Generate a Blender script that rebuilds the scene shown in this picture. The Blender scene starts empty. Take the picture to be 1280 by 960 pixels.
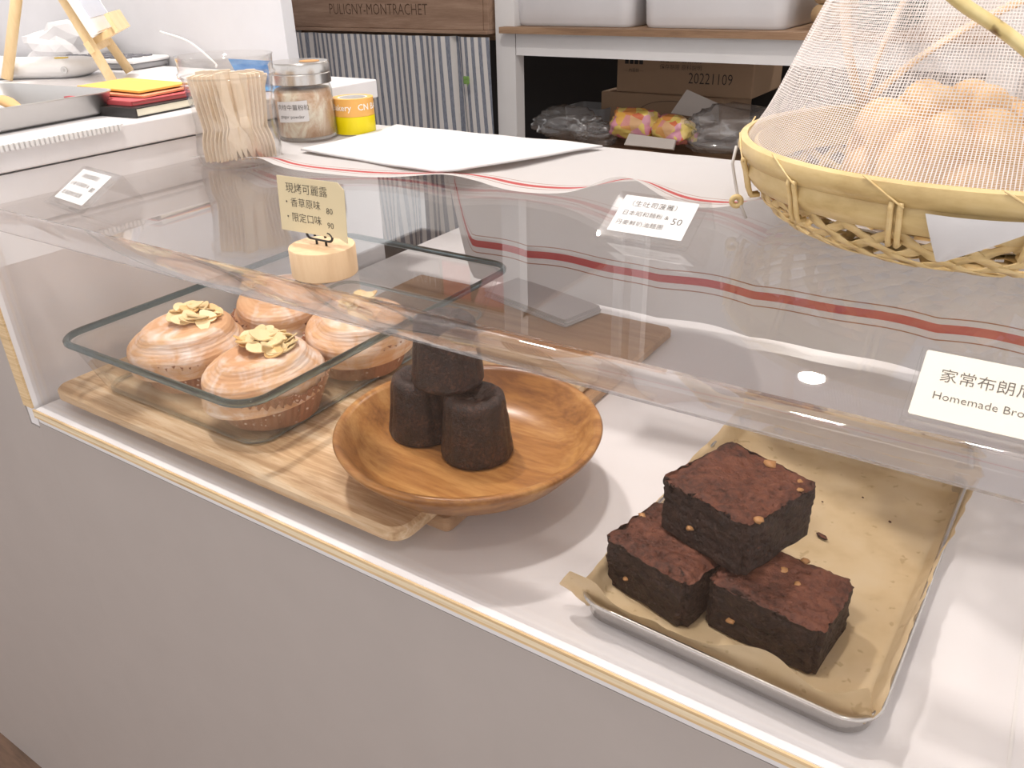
import bpy, bmesh, math, random
from mathutils import Vector, Matrix, Euler, noise
random.seed(7)
sc = bpy.context.scene
COL = sc.collection
PI = math.pi
H = 0.1830            # height of the acrylic case above the counter

# ------------------------------------------------------------------ camera
def camera():
    f, pitch, yaw, roll = 1010.4, 0.47833, 0.58959, -0.02713
    cp, sp, cy, sy = math.cos(pitch), math.sin(pitch), math.cos(yaw), math.sin(yaw)
    fw = Vector((-sy*cp, cy*cp, -sp)); r = Vector((cy, sy, 0)); u = r.cross(fw)
    r2 = r*math.cos(roll) + u*math.sin(roll); u2 = -r*math.sin(roll) + u*math.cos(roll)
    cd = bpy.data.cameras.new('camera'); co = bpy.data.objects.new('camera', cd); COL.objects.link(co)
    cd.sensor_width = 36; cd.lens = f*36/1280; cd.clip_start = 0.01
    m = Matrix((r2, u2, -fw)).transposed().to_4x4(); m.translation = (0.72446, -0.29729, 0.35)
    co.matrix_world = m
    sc.camera = co
camera()

# ------------------------------------------------------------------ world and exposure
w = bpy.data.worlds.new('world'); sc.world = w; w.use_nodes = True
w.node_tree.nodes['Background'].inputs[0].default_value = (1.0, 0.965, 0.95, 1)
w.node_tree.nodes['Background'].inputs[1].default_value = 0.80
sc.view_settings.view_transform = 'Standard'; sc.view_settings.look = 'None'
sc.view_settings.gamma = 1; sc.view_settings.use_curve_mapping = False
sc.view_settings.exposure = 0.66
sc.cycles.max_bounces = 14; sc.cycles.transparent_max_bounces = 40; sc.cycles.transmission_bounces = 12
sc.cycles.glossy_bounces = 6; sc.cycles.sample_clamp_indirect = 6
LAMPS = [(-0.35, 0.42, 0.8), (0.03, 3.256, 1.3), (1.1, -0.55, 0.25), (0.75, 1.9, 0.5), (0.42, -0.12, 0.55)]   # ceiling lights: x, y, relative strength; customer-side and over-case ones added as fill
LAMP_STRENGTH = 470

# ------------------------------------------------------------------ materials
MATS = {}
class NT:
    def __init__(s, name):
        s.m = bpy.data.materials.new(name); s.m.use_nodes = True
        s.t = s.m.node_tree; s.t.nodes.clear()
        s.out = s.t.nodes.new('ShaderNodeOutputMaterial')
    def n(s, typ, **kw):
        nd = s.t.nodes.new(typ)
        for k, v in kw.items():
            if k.startswith('i_'):
                key = k[2:]
                nd.inputs[int(key) if key.isdigit() else key.replace('_', ' ')].default_value = v
            else: setattr(nd, k, v)
        return nd
    def l(s, a, b): s.t.links.new(a, b)
    def ramp(s, stops, src):
        r = s.n('ShaderNodeValToRGB'); e = r.color_ramp.elements
        while len(e) > 1: e.remove(e[-1])
        e[0].position = stops[0][0]; e[0].color = (*stops[0][1], 1)
        for p, c in stops[1:]:
            q = e.new(p); q.color = (*c, 1)
        s.l(src, r.inputs[0]); return r.outputs[0]
    def math(s, op, a, b=None):
        n = s.n('ShaderNodeMath', operation=op)
        for i, v in enumerate((a, b)):
            if v is None: continue
            if isinstance(v, (int, float)): n.inputs[i].default_value = v
            else: s.l(v, n.inputs[i])
        return n.outputs[0]
    def coord(s, scale=(1, 1, 1), rot=(0, 0, 0), kind='Object'):
        tc = s.n('ShaderNodeTexCoord'); mp = s.n('ShaderNodeMapping')
        mp.inputs['Scale'].default_value = scale; mp.inputs['Rotation'].default_value = rot
        s.l(tc.outputs[kind], mp.inputs[0]); return mp.outputs[0]
    def noise(s, vec, scale, detail=4, rough=.55, dist=0):
        n = s.n('ShaderNodeTexNoise'); n.inputs['Scale'].default_value = scale; n.inputs['Detail'].default_value = detail
        n.inputs['Roughness'].default_value = rough; n.inputs['Distortion'].default_value = dist
        s.l(vec, n.inputs['Vector']); return n.outputs['Fac']
    def pbr(s, color=None, rough=.5, metal=0, bump=None, bstr=.3, bdist=.001, spec=.5, **kw):
        b = s.n('ShaderNodeBsdfPrincipled')
        if color is not None:
            if isinstance(color, tuple): b.inputs['Base Color'].default_value = (*color, 1)
            else: s.l(color, b.inputs['Base Color'])
        if isinstance(rough, (int, float)): b.inputs['Roughness'].default_value = rough
        else: s.l(rough, b.inputs['Roughness'])
        b.inputs['Metallic'].default_value = metal; b.inputs['Specular IOR Level'].default_value = spec
        for k, v in kw.items(): b.inputs[k].default_value = v
        if bump is not None:
            bp = s.n('ShaderNodeBump'); bp.inputs['Strength'].default_value = bstr; bp.inputs['Distance'].default_value = bdist
            s.l(bump, bp.inputs['Height']); s.l(bp.outputs[0], b.inputs['Normal'])
        s.l(b.outputs[0], s.out.inputs[0]); return b
def plain(name, col, rough=.5, metal=0, bump=0, bscale=300, **kw):
    if name in MATS: return MATS[name]
    t = NT(name)
    v = t.coord(); nf = t.noise(v, bscale, 3)
    c = t.ramp([(0, tuple(x*.94 for x in col)), (1, tuple(min(1, x*1.04) for x in col))], t.noise(v, 18, 3))
    t.pbr(c, rough, metal, nf if bump else None, bump, .0006, **kw)
    MATS[name] = t.m; return t.m
def wood(name, c1, c2, c3, scale=(6, 60, 60), rough=.5, rot=(0, 0, 0), nsc=1.5, bstr=.15, lo=.3, hi=.68):
    if name in MATS: return MATS[name]
    t = NT(name); v = t.coord(scale, rot)
    a = t.noise(v, nsc, 6, .6, .6); b = t.noise(v, nsc*7, 3, .6)
    mix = t.math('ADD', t.math('MULTIPLY', a, .75), t.math('MULTIPLY', b, .25))
    c = t.ramp([(lo, c1), (.5, c2), (hi, c3)], mix)
    t.pbr(c, rough, 0, mix, bstr, .0008)
    MATS[name] = t.m; return t.m
def thin_clear(name, tint=(.98, .98, .98), f0=.045, rough=.015, gain=.95, haze=0.0):
    """thin clear sheet: passes light straight through, mirrors by Fresnel (Schlick) on both faces"""
    if name in MATS: return MATS[name]
    t = NT(name); g = t.n('ShaderNodeNewGeometry')
    d = t.n('ShaderNodeVectorMath', operation='DOT_PRODUCT'); t.l(g.outputs['Incoming'], d.inputs[0]); t.l(g.outputs['Normal'], d.inputs[1])
    k = t.math('POWER', t.math('SUBTRACT', 1.0, t.math('ABSOLUTE', d.outputs['Value'])), 5.0)
    fr = t.math('ADD', t.math('MULTIPLY', k, gain-f0), f0)
    tr = t.n('ShaderNodeBsdfTransparent'); tr.inputs[0].default_value = (*tint, 1)
    base = tr.outputs[0]
    if haze:
        df = t.n('ShaderNodeBsdfDiffuse'); df.inputs[0].default_value = (.9, .88, .88, 1)
        mh = t.n('ShaderNodeMixShader'); mh.inputs[0].default_value = haze
        t.l(base, mh.inputs[1]); t.l(df.outputs[0], mh.inputs[2]); base = mh.outputs[0]
    gl = t.n('ShaderNodeBsdfGlossy'); gl.inputs['Roughness'].default_value = rough
    mx = t.n('ShaderNodeMixShader'); t.l(fr, mx.inputs[0]); t.l(base, mx.inputs[1]); t.l(gl.outputs[0], mx.inputs[2])
    t.l(mx.outputs[0], t.out.inputs[0]); MATS[name] = t.m; return t.m
def glass(name, col=(1, 1, 1), ior=1.49, rough=0.0):
    if name in MATS: return MATS[name]
    t = NT(name); b = t.pbr(col, rough); b.inputs['Transmission Weight'].default_value = 1; b.inputs['IOR'].default_value = ior
    MATS[name] = t.m; return t.m
def emit(name, col, s):
    t = NT(name); e = t.n('ShaderNodeEmission'); e.inputs[0].default_value = (*col, 1); e.inputs[1].default_value = s
    t.l(e.outputs[0], t.out.inputs[0]); return t.m

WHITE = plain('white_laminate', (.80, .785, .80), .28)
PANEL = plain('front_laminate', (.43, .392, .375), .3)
WALLM = plain('wall_paint', (.66, .655, .675), .7, 0, .25, 120)
PLY = wood('plywood_edge', (.42, .27, .13), (.66, .48, .27), (.78, .62, .4), (8, 8, 260), .6)
ACR = thin_clear('clear_acrylic', (.985, .98, .978), .05, .01, .98)
ACR_TAG = thin_clear('clear_acrylic_tag', (.985, .985, .985), .06, .02, .98)
BEND = glass('acrylic_bend', (.985, .98, .975), 1.42)
def half_bend():
    t = BEND.node_tree; out = [n for n in t.nodes if n.type == 'OUTPUT_MATERIAL'][0]; p = [n for n in t.nodes if n.type == 'BSDF_PRINCIPLED'][0]
    tr = t.nodes.new('ShaderNodeBsdfTransparent'); tr.inputs[0].default_value = (.97, .96, .965, 1); mx = t.nodes.new('ShaderNodeMixShader'); mx.inputs[0].default_value = .45
    t.links.new(p.outputs[0], mx.inputs[1]); t.links.new(tr.outputs[0], mx.inputs[2]); t.links.new(mx.outputs[0], out.inputs[0])
half_bend()
DISHG = thin_clear('dish_glass', (.98, .985, .982), .05, .01, .9)
RIMG = glass('dish_rim_glass', (.20, .30, .33), 1.5)
CUPG = thin_clear('cup_plastic', (.975, .97, .965), .07, .03, .95, .025)
JARG = thin_clear('jar_glass', (.97, .975, .975), .05, .01, .9)
BAGP = thin_clear('bag_plastic', (.9, .9, .9), .16, .12, .9, .10)
OAK = wood('oak_board', (.50, .32, .17), (.67, .47, .28), (.79, .62, .42), (5, 60, 60), .5, (0, 0, .12), 1.5, .15, .40, .60)
OAK2 = wood('walnut_board', (.34, .19, .1), (.47, .29, .165), (.55, .36, .22), (2.5, 40, 40), .5)
ACACIA = wood('acacia', (.19, .075, .025), (.38, .17, .05), (.54, .29, .10), (7, 45, 45), .3, (0, 0, .5), 1.1, .15, .34, .66)
BEECH = wood('beech_block', (.60, .40, .23), (.68, .47, .28), (.74, .54, .34), (40, 40, 6), .55)
PINE = wood('easel_wood', (.68, .48, .24), (.77, .57, .31), (.83, .64, .38), (30, 30, 6), .5)
FORKW = wood('birch_fork', (.77, .62, .45), (.83, .69, .52), (.87, .75, .59), (60, 60, 8), .6)
CRATEW = wood('crate_wood', (.19, .11, .07), (.29, .185, .125), (.39, .265, .19), (3, 30, 30), .65)
SHELFW = wood('shelf_board_wood', (.14, .08, .045), (.27, .16, .09), (.40, .26, .16), (3, 40, 40), .6)
FLOORW = wood('floor_wood', (.10, .06, .04), (.17, .10, .065), (.23, .14, .09), (4, 30, 4), .5)
BAMB = wood('bamboo', (.55, .38, .16), (.67, .50, .24), (.74, .58, .32), (14, 14, 40), .42)
BAMBD = wood('bamboo_rim', (.44, .30, .12), (.60, .45, .21), (.67, .52, .27), (10, 10, 30), .4)
STEEL = plain('steel', (.62, .60, .58), .26, 1)
STEELD = plain('steel_dull', (.62, .61, .60), .38, 1)
CARD = plain('card_white', (.62, .61, .615), .6)
CREAM = plain('card_cream', (.68, .63, .55), .6)
KRAFTC = plain('card_kraft', (.66, .56, .36), .7)
INK = plain('ink', (.035, .028, .025), .6)
INKP = plain('pencil', (.10, .09, .08), .7)
BLACK = plain('black_wire', (.02, .018, .017), .4)
PLW = plain('white_plastic', (.80, .79, .785), .32)
METALW = plain('shelf_white_metal', (.74, .73, .73), .4)
CARDB = plain('cardboard', (.42, .28, .18), .8)
DARK = plain('recess_shade', (.030, .026, .025), .8)  # shade of the shelf interior, put into the partition's colour
TISSUE = plain('tissue', (.62, .61, .62), .8, 0, .3, 200)

def m_bun():
    t = NT('pastry'); v = t.coord((1, 1, 1))
    w1 = t.noise(t.coord((34, 34, 300)), 1, 4, .6, .5); w2 = t.noise(t.coord((20, 20, 130)), 1, 3, .6, .8)
    br = t.ramp([(.25, (.53, .25, .11)), (.5, (.68, .39, .20)), (.8, (.78, .54, .32))], t.math('ADD', t.math('MULTIPLY', w1, .5), t.math('MULTIPLY', t.noise(v, 26), .5)))
    patch = t.noise(v, 34, 3, .55, 1.6)
    streak = t.math('ADD', t.math('MULTIPLY', patch, .50), t.math('MULTIPLY', w2, .52))
    fac = t.ramp([(.48, (.04, .04, .04)), (.57, (.42, .42, .42)), (.67, (.92, .92, .92))], streak)
    mx = t.n('ShaderNodeMixRGB'); t.l(fac, mx.inputs[0]); t.l(br, mx.inputs[1]); mx.inputs[2].default_value = (.88, .79, .735, 1)
    t.pbr(mx.outputs[0], .48, 0, w1, .6, .0014)
    return t.m
BUNM = m_bun()
def m_cup():
    t = NT('printed_paper_cup'); v = t.coord()
    vo = t.n('ShaderNodeTexVoronoi'); vo.inputs['Scale'].default_value = 230; t.l(v, vo.inputs['Vector'])
    f = t.ramp([(.22, (.78, .62, .52)), (.30, (.36, .175, .10))], vo.outputs['Distance'])
    mx = t.n('ShaderNodeMixRGB'); mx.inputs[2].default_value = (.36, .175, .10, 1)
    t.l(t.ramp([(.45, (0, 0, 0)), (.55, (1, 1, 1))], t.noise(v, 120, 1)), mx.inputs[0]); t.l(f, mx.inputs[1])
    t.pbr(mx.outputs[0], .6); return t.m
CUPP = m_cup()
ALM = plain('almond', (.83, .66, .37), .45); ALM2 = plain('almond_toasted', (.76, .50, .21), .5)
def m_brownie():
    t = NT('brownie'); v = t.coord(); g = t.n('ShaderNodeNewGeometry'); tc = t.n('ShaderNodeTexCoord')
    sx = t.n('ShaderNodeSeparateXYZ'); t.l(tc.outputs['Normal'], sx.inputs[0])
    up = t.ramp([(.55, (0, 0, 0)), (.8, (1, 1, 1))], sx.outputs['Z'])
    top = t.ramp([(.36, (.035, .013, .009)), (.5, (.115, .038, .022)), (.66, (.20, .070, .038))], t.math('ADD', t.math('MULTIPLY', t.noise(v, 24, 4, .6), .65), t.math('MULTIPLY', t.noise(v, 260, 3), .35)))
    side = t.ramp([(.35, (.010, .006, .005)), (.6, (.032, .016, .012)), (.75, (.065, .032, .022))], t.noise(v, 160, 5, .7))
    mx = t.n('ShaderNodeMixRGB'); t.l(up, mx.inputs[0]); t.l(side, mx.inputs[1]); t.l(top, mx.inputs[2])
    vo = t.n('ShaderNodeTexVoronoi'); vo.inputs['Scale'].default_value = 240; t.l(v, vo.inputs['Vector'])
    pit = t.math('MULTIPLY', t.ramp([(.0, (0, 0, 0)), (.35, (1, 1, 1))], vo.outputs['Distance']), 1.0)
    bm = t.math('ADD', pit, t.math('MULTIPLY', t.noise(v, 330, 4, .7), 1.2))
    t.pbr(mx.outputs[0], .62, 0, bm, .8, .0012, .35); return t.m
BROWN = m_brownie()
def m_canele():
    t = NT('canele_crust'); v = t.coord()
    c = t.ramp([(.36, (.006, .003, .0025)), (.52, (.022, .009, .006)), (.64, (.075, .030, .017))], t.math('ADD', t.math('MULTIPLY', t.noise(v, 70, 4, .65), .5), t.math('MULTIPLY', t.noise(v, 520, 3), .5)))
    t.pbr(c, .34, 0, t.noise(v, 420, 4, .7), 1.0, .0014, .5); return t.m
CANM = m_canele()
def m_towel():
    t = NT('towel_cloth'); tc = t.n('ShaderNodeTexCoord'); sp = t.n('ShaderNodeSeparateXYZ'); t.l(tc.outputs['UV'], sp.inputs[0])
    v = sp.outputs['Y']                                     # metres from the hem, along the cloth
    def band(c, hw):
        return t.math('LESS_THAN', t.math('ABSOLUTE', t.math('SUBTRACT', v, c)), hw)
    col = None; base = (.67, .66, .67, 1)
    prev = None
    for c, hw, cc in [(.020, .0032, (.55, .13, .13, 1)), (.012, .0005, (.35, .16, .11, 1)), (.029, .0005, (.35, .16, .11, 1)),
                      (.470, .0042, (.50, .10, .11, 1)), (.460, .0006, (.35, .16, .11, 1)), (.481, .0006, (.35, .16, .11, 1))]:
        mx = t.n('ShaderNodeMixRGB'); t.l(band(c, hw), mx.inputs[0]); mx.inputs[2].default_value = cc
        if prev is None: mx.inputs[1].default_value = base
        else: t.l(prev, mx.inputs[1])
        prev = mx.outputs[0]
    o = t.coord((1, 1, 1)); df = t.pbr(prev, .9, 0, t.noise(o, 900, 2), .3, .0005, .1)
    tl = t.n('ShaderNodeBsdfTranslucent'); t.l(prev, tl.inputs[0])
    mx = t.n('ShaderNodeMixShader'); mx.inputs[0].default_value = .42; t.l(df.outputs[0], mx.inputs[1]); t.l(tl.outputs[0], mx.inputs[2])
    t.l(mx.outputs[0], t.out.inputs[0]); return t.m
TOWEL = m_towel()
def m_stripe():
    t = NT('striped_cloth'); tc = t.n('ShaderNodeTexCoord'); sp = t.n('ShaderNodeSeparateXYZ'); t.l(tc.outputs['UV'], sp.inputs[0])
    fr = t.math('FRACT', t.math('MULTIPLY', sp.outputs['X'], 1/.0185))
    m = t.math('LESS_THAN', fr, .46); fine = t.noise(t.coord((400, 400, 60)), 2, 2)
    dark = t.ramp([(.3, (.15, .165, .21)), (.7, (.26, .28, .33))], fine)
    mx = t.n('ShaderNodeMixRGB'); t.l(m, mx.inputs[0]); mx.inputs[1].default_value = (.62, .60, .585, 1); t.l(dark, mx.inputs[2])
    t.pbr(mx.outputs[0], .9, 0, fine, .2, .0005, .1); return t.m
STRIPE = m_stripe()
def m_net():
    t = NT('net_mesh'); tc = t.n('ShaderNodeTexCoord'); sp = t.n('ShaderNodeSeparateXYZ'); t.l(tc.outputs['UV'], sp.inputs[0])
    a = t.math('ADD', t.math('MULTIPLY', sp.outputs['X'], 1), 0); b = sp.outputs['Y']
    fa = t.math('LESS_THAN', t.math('FRACT', t.math('MULTIPLY', a, 440)), .28)
    fb = t.math('LESS_THAN', t.math('FRACT', t.math('MULTIPLY', b, 135)), .28)
    th = t.math('MAXIMUM', fa, fb)
    df = t.n('ShaderNodeBsdfDiffuse'); df.inputs[0].default_value = (.88, .84, .84, 1)
    tl = t.n('ShaderNodeBsdfTranslucent'); tl.inputs[0].default_value = (.88, .84, .84, 1)
    m1 = t.n('ShaderNodeMixShader'); m1.inputs[0].default_value = .35; t.l(df.outputs[0], m1.inputs[1]); t.l(tl.outputs[0], m1.inputs[2])
    tr = t.n('ShaderNodeBsdfTransparent'); mx = t.n('ShaderNodeMixShader')
    t.l(th, mx.inputs[0]); t.l(tr.outputs[0], mx.inputs[1]); t.l(m1.outputs[0], mx.inputs[2]); t.l(mx.outputs[0], t.out.inputs[0]); return t.m
NETM = m_net()
def m_parch():
    t = NT('parchment'); v = t.coord()
    c = t.ramp([(.35, (.66, .50, .29)), (.5, (.74, .58, .36)), (.7, (.77, .62, .41))], t.noise(v, 30, 4))
    sp = t.n('ShaderNodeMixRGB'); t.l(t.ramp([(.66, (0, 0, 0)), (.70, (.45, .45, .45))], t.noise(v, 130, 2)), sp.inputs[0]); t.l(c, sp.inputs[1]); sp.inputs[2].default_value = (.42, .28, .13, 1)
    p = t.pbr(sp.outputs[0], .45, 0, t.noise(v, 60, 3), .15, .001)
    tl = t.n('ShaderNodeBsdfTranslucent'); t.l(sp.outputs[0], tl.inputs[0])
    mx = t.n('ShaderNodeMixShader'); mx.inputs[0].default_value = .3; t.l(p.outputs[0], mx.inputs[1]); t.l(tl.outputs[0], mx.inputs[2]); t.l(mx.outputs[0], t.out.inputs[0])
    return t.m
PARCH = m_parch()
def m_candy():
    t = NT('candy_print'); v = t.coord()
    vo = t.n('ShaderNodeTexVoronoi'); vo.inputs['Scale'].default_value = 55; t.l(v, vo.inputs['Vector'])
    h = t.n('ShaderNodeSeparateColor'); t.l(vo.outputs['Color'], h.inputs[0])
    c = t.ramp([(0, (.75, .55, .12)), (.3, (.80, .62, .20)), (.45, (.70, .22, .30)), (.6, (.80, .45, .10)), (.75, (.72, .12, .10)), (.9, (.72, .35, .45)), (1, (.8, .65, .3))], h.outputs[0])
    t.pbr(c, .25, 0, t.noise(v, 60, 2), .4, .003); return t.m
CANDY = m_candy()
def m_powder():
    t = NT('spice_powder'); v = t.coord((1, 1, .6))
    c = t.ramp([(.40, (.50, .30, .17)), (.5, (.62, .43, .29)), (.62, (.80, .72, .58))], t.noise(v, 38, 4, .6, 1.0))
    t.pbr(c, .6); return t.m
POWDER = m_powder()
def m_melon():
    t = NT('melon_bread'); v = t.coord()
    c = t.ramp([(.3, (.62, .36, .15)), (.5, (.72, .47, .23)), (.75, (.79, .57, .32))], t.math('ADD', t.math('MULTIPLY', t.noise(v, 22), .7), t.math('MULTIPLY', t.noise(v, 300), .3)))
    t.pbr(c, .6, 0, t.noise(v, 400, 3), .3, .0006); return t.m
MELON = m_melon()

# ------------------------------------------------------------------ geometry helpers
def link(o, parent=None):
    COL.objects.link(o)
    if parent is not None: o.parent = parent
    return o
def obj(name, vf, mat, parent=None, smooth=False, uv=None, angle=None):
    me = bpy.data.meshes.new(name); me.from_pydata([tuple(v) for v in vf[0]], [], vf[1])
    me.validate()
    bm = bmesh.new(); bm.from_mesh(me); bmesh.ops.recalc_face_normals(bm, faces=bm.faces); bm.to_mesh(me); bm.free()
    if mat: me.materials.append(mat)
    if smooth:
        for p in me.polygons: p.use_smooth = True
        if angle:
            try: me.set_sharp_from_angle(angle=angle)
            except Exception: pass
    if uv is not None:
        ul = me.uv_layers.new(name='UVMap')
        for lp in me.loops: ul.data[lp.index].uv = uv[lp.vertex_index]
    return link(bpy.data.objects.new(name, me), parent)
def bmobj(name, bm, mat, parent=None, smooth=False, angle=None):
    me = bpy.data.meshes.new(name); bmesh.ops.recalc_face_normals(bm, faces=bm.faces); bm.to_mesh(me); bm.free()
    me.materials.append(mat)
    if smooth:
        for p in me.polygons: p.use_smooth = True
        if angle: me.set_sharp_from_angle(angle=angle)
    return link(bpy.data.objects.new(name, me), parent)
def tag(o, label, cat, group=None, kind=None):
    o['label'] = label; o['category'] = cat
    if group: o['group'] = group
    if kind: o['kind'] = kind
    return o
def struct(o, label=None):
    o['kind'] = 'structure'
    if label: o['label'] = label
    return o
def thing(name, label, cat, loc=(0, 0, 0), rz=0, group=None):
    o = bpy.data.objects.new(name, None); o.empty_display_size = .02; link(o)
    o.location = loc; o.rotation_euler = (0, 0, rz); return tag(o, label, cat, group)
def box(x0, x1, y0, y1, z0, z1, bev=0, seg=2):
    bm = bmesh.new(); bmesh.ops.create_cube(bm, size=1)
    for v in bm.verts:
        v.co = Vector(((x0+x1)/2+v.co.x*(x1-x0), (y0+y1)/2+v.co.y*(y1-y0), (z0+z1)/2+v.co.z*(z1-z0)))
    if bev: bmesh.ops.bevel(bm, geom=bm.edges[:], offset=bev, segments=seg, profile=.5, affect='EDGES')
    return bm
def B(name, mat, parent, x0, x1, y0, y1, z0, z1, bev=0, seg=2):
    return bmobj(name, box(x0, x1, y0, y1, z0, z1, bev, seg), mat, parent)
def grid(fn, nu, nv, cu=False, cv=False):
    vs = [fn(i/(nu if cu else nu-1), j/(nv if cv else nv-1)) for i in range(nu) for j in range(nv)]
    fs = []
    for i in range(nu if cu else nu-1):
        for j in range(nv if cv else nv-1):
            a = i*nv+j; b = ((i+1) % nu)*nv+j; c = ((i+1) % nu)*nv+(j+1) % nv; d = i*nv+(j+1) % nv
            fs.append((a, b, c, d))
    return vs, fs
def lathe(prof, n=48, cap0=False, cap1=False, fn=None):
    vs = []; fs = []; m = len(prof)
    for i in range(n):
        a = 2*PI*i/n
        for j, (r, z) in enumerate(prof):
            if fn: r, z = fn(r, z, a, j)
            vs.append((r*math.cos(a), r*math.sin(a), z))
    for i in range(n):
        k = (i+1) % n
        for j in range(m-1): fs.append((i*m+j, k*m+j, k*m+j+1, i*m+j+1))
    if cap0: fs.append(tuple(i*m for i in range(n))[::-1])
    if cap1: fs.append(tuple(i*m+m-1 for i in range(n)))
    return vs, fs
def tube(pts, r, n=8, closed=False, flat=None):
    pts = [Vector(p) for p in pts]; vs = []; fs = []; N = len(pts)
    rr = r if isinstance(r, (list, tuple)) else [r]*N
    up = Vector((0, 0, 1)); prev = None
    for i, p in enumerate(pts):
        if closed: d = pts[(i+1) % N]-pts[i-1]
        else: d = pts[min(i+1, N-1)]-pts[max(i-1, 0)]
        d.normalize()
        if prev is None:
            s = d.cross(up)
            if s.length < 1e-3: s = d.cross(Vector((1, 0, 0)))
        else: s = prev - d*prev.dot(d)
        s.normalize(); prev = s; t = d.cross(s)
        for k in range(n):
            a = 2*PI*(k+.5)/n
            vs.append(p + s*math.cos(a)*rr[i] + t*math.sin(a)*(flat if flat else rr[i]))
    for i in range(N if closed else N-1):
        q = (i+1) % N
        for k in range(n): fs.append((i*n+k, i*n+(k+1) % n, q*n+(k+1) % n, q*n+k))
    if not closed: fs.append(tuple(range(n))[::-1]); fs.append(tuple(range((N-1)*n, N*n)))
    return vs, fs
def rrect(w, d, r, n=6):
    out = []
    for cx, cy, a0 in ((w/2-r, d/2-r, 0), (-w/2+r, d/2-r, PI/2), (-w/2+r, -d/2+r, PI), (w/2-r, -d/2+r, 1.5*PI)):
        for k in range(n+1):
            a = a0+PI/2*k/n; out.append((cx+r*math.cos(a), cy+r*math.sin(a)))
    return out
def loft(loops, cap0=True, cap1=True):
    vs = []; fs = []; n = len(loops[0])
    for L in loops: vs += L
    for j in range(len(loops)-1):
        for i in range(n):
            k = (i+1) % n; fs.append((j*n+i, j*n+k, (j+1)*n+k, (j+1)*n+i))
    if cap0: fs.append(tuple(range(n))[::-1])
    if cap1: fs.append(tuple(range((len(loops)-1)*n, len(loops)*n)))
    return vs, fs
def rloft(spec, n=6, **kw):
    """spec: list of (w, d, r, z)"""
    return loft([[(x, y, z) for x, y in rrect(w, d, r, n)] for w, d, r, z in spec], **kw)
def place(o, loc=(0, 0, 0), rot=(0, 0, 0)):
    o.location = loc; o.rotation_euler = rot; return o
def copy_tree(o, parent=None):
    c = o.copy(); COL.objects.link(c)
    c.parent = parent
    for ch in list(o.children): copy_tree(ch, c)
    return c
def text(body, size, mat, parent, loc=(0, 0, 0), rot=(0, 0, 0), align='LEFT', name='lettering', shear=0, spacing=1.0, bold=0, sx=1.0):
    cu = bpy.data.curves.new('t', 'FONT'); cu.body = body; cu.size = size; cu.align_x = align; cu.align_y = 'CENTER'
    cu.shear = shear; cu.space_character = spacing; cu.offset = bold if bold else -size*.008; cu.resolution_u = 2
    to = bpy.data.objects.new('t', cu); COL.objects.link(to)
    dg = bpy.context.evaluated_depsgraph_get(); dg.update()
    me = bpy.data.meshes.new_from_object(to.evaluated_get(dg), depsgraph=dg)
    bpy.data.objects.remove(to); bpy.data.curves.remove(cu)
    me.name = name; me.materials.clear(); me.materials.append(mat)
    o = link(bpy.data.objects.new(name, me), parent); place(o, loc, rot); o.scale = (sx, 1, 1); return o

# ================================================================== THE ROOM
struct(B('floor', FLOORW, None, -3, 3, -2.2, 4.3, -.80, -.766))
struct(B('ceiling', plain('ceiling_paint', (.88, .86, .84), .8), None, -3, 3, -2.2, 4.3, 1.76, 1.80))
struct(B('wall_left', WALLM, None, -3, -.167, .516, .535, -.766, 1.76))
struct(B('wall_back', plain('wall_far_paint', (.70, .66, .63), .8), None, -3, 3, 4.2, 4.3, -.766, 1.76))
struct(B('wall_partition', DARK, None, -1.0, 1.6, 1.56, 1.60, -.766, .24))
for i, (x, y, s) in enumerate(LAMPS):
    L = thing('ceiling_light', ['round ceiling downlight above the left cabinet', 'round ceiling downlight over the kitchen, mirrored in the acrylic', 'unseen fill light added above the customer side', 'round ceiling downlight above the storage shelf', 'unseen light added straight above the display case to brighten it'][i], 'light', (x, y, 1.76), 0, 'ceiling downlights')
    obj('trim_ring', lathe([(.062, 0), (.08, 0), (.08, -.006), (.062, -.008), (.062, 0)], 32), PLW, L, True)
    obj('diffuser', lathe([(.061, -.003), (.0001, -.003)], 32), emit('lamp_%d' % i, (1, .93, .86), LAMP_STRENGTH*s), L)

# ------------------------------------------------------------------ counter and cabinet
ct = thing('display_counter', 'long white laminate counter with bare plywood front edge under the pastries', 'counter', (0, 0, -.766))
Z0 = .766
B('counter_top', WHITE, ct, .0, 1.5, .0012, .70, Z0-.014, Z0)
for k, (a, b) in enumerate(((.0052, .0075), (.0075, .0112), (.0112, .0132))):
    B('plywood_edge', PLY if k != 1 else wood('plywood_core', (.62, .5, .34), (.76, .64, .46), (.82, .72, .56), (8, 8, 260), .6), ct, -.003, 1.5, -.0004, .0012, Z0-.014+a, Z0-.014+b)
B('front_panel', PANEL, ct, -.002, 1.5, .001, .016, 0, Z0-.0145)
B('seam_strip', PLW, ct, .775, .7765, .014, .44, Z0, Z0+.0006)
cb = thing('storage_cabinet', 'tall white cabinet with thick top slab left of the display case', 'cabinet', (0, 0, -.766))
B('side_panel', WHITE, cb, -.018, -.004, .002, .49, Z0-.02, Z0+.2045)
B('plywood_edge', PLY, cb, -.018, -.0035, .0, .002, Z0, Z0+.2045)
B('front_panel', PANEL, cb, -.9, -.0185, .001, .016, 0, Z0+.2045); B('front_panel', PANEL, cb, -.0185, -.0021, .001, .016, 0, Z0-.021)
B('body', WHITE, cb, -.9, -.0185, .02, .49, 0, Z0+.198)
B('top_slab', WHITE, cb, -.9, .0, .004, .502, Z0+.2065, Z0+.228, .0015)

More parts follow.
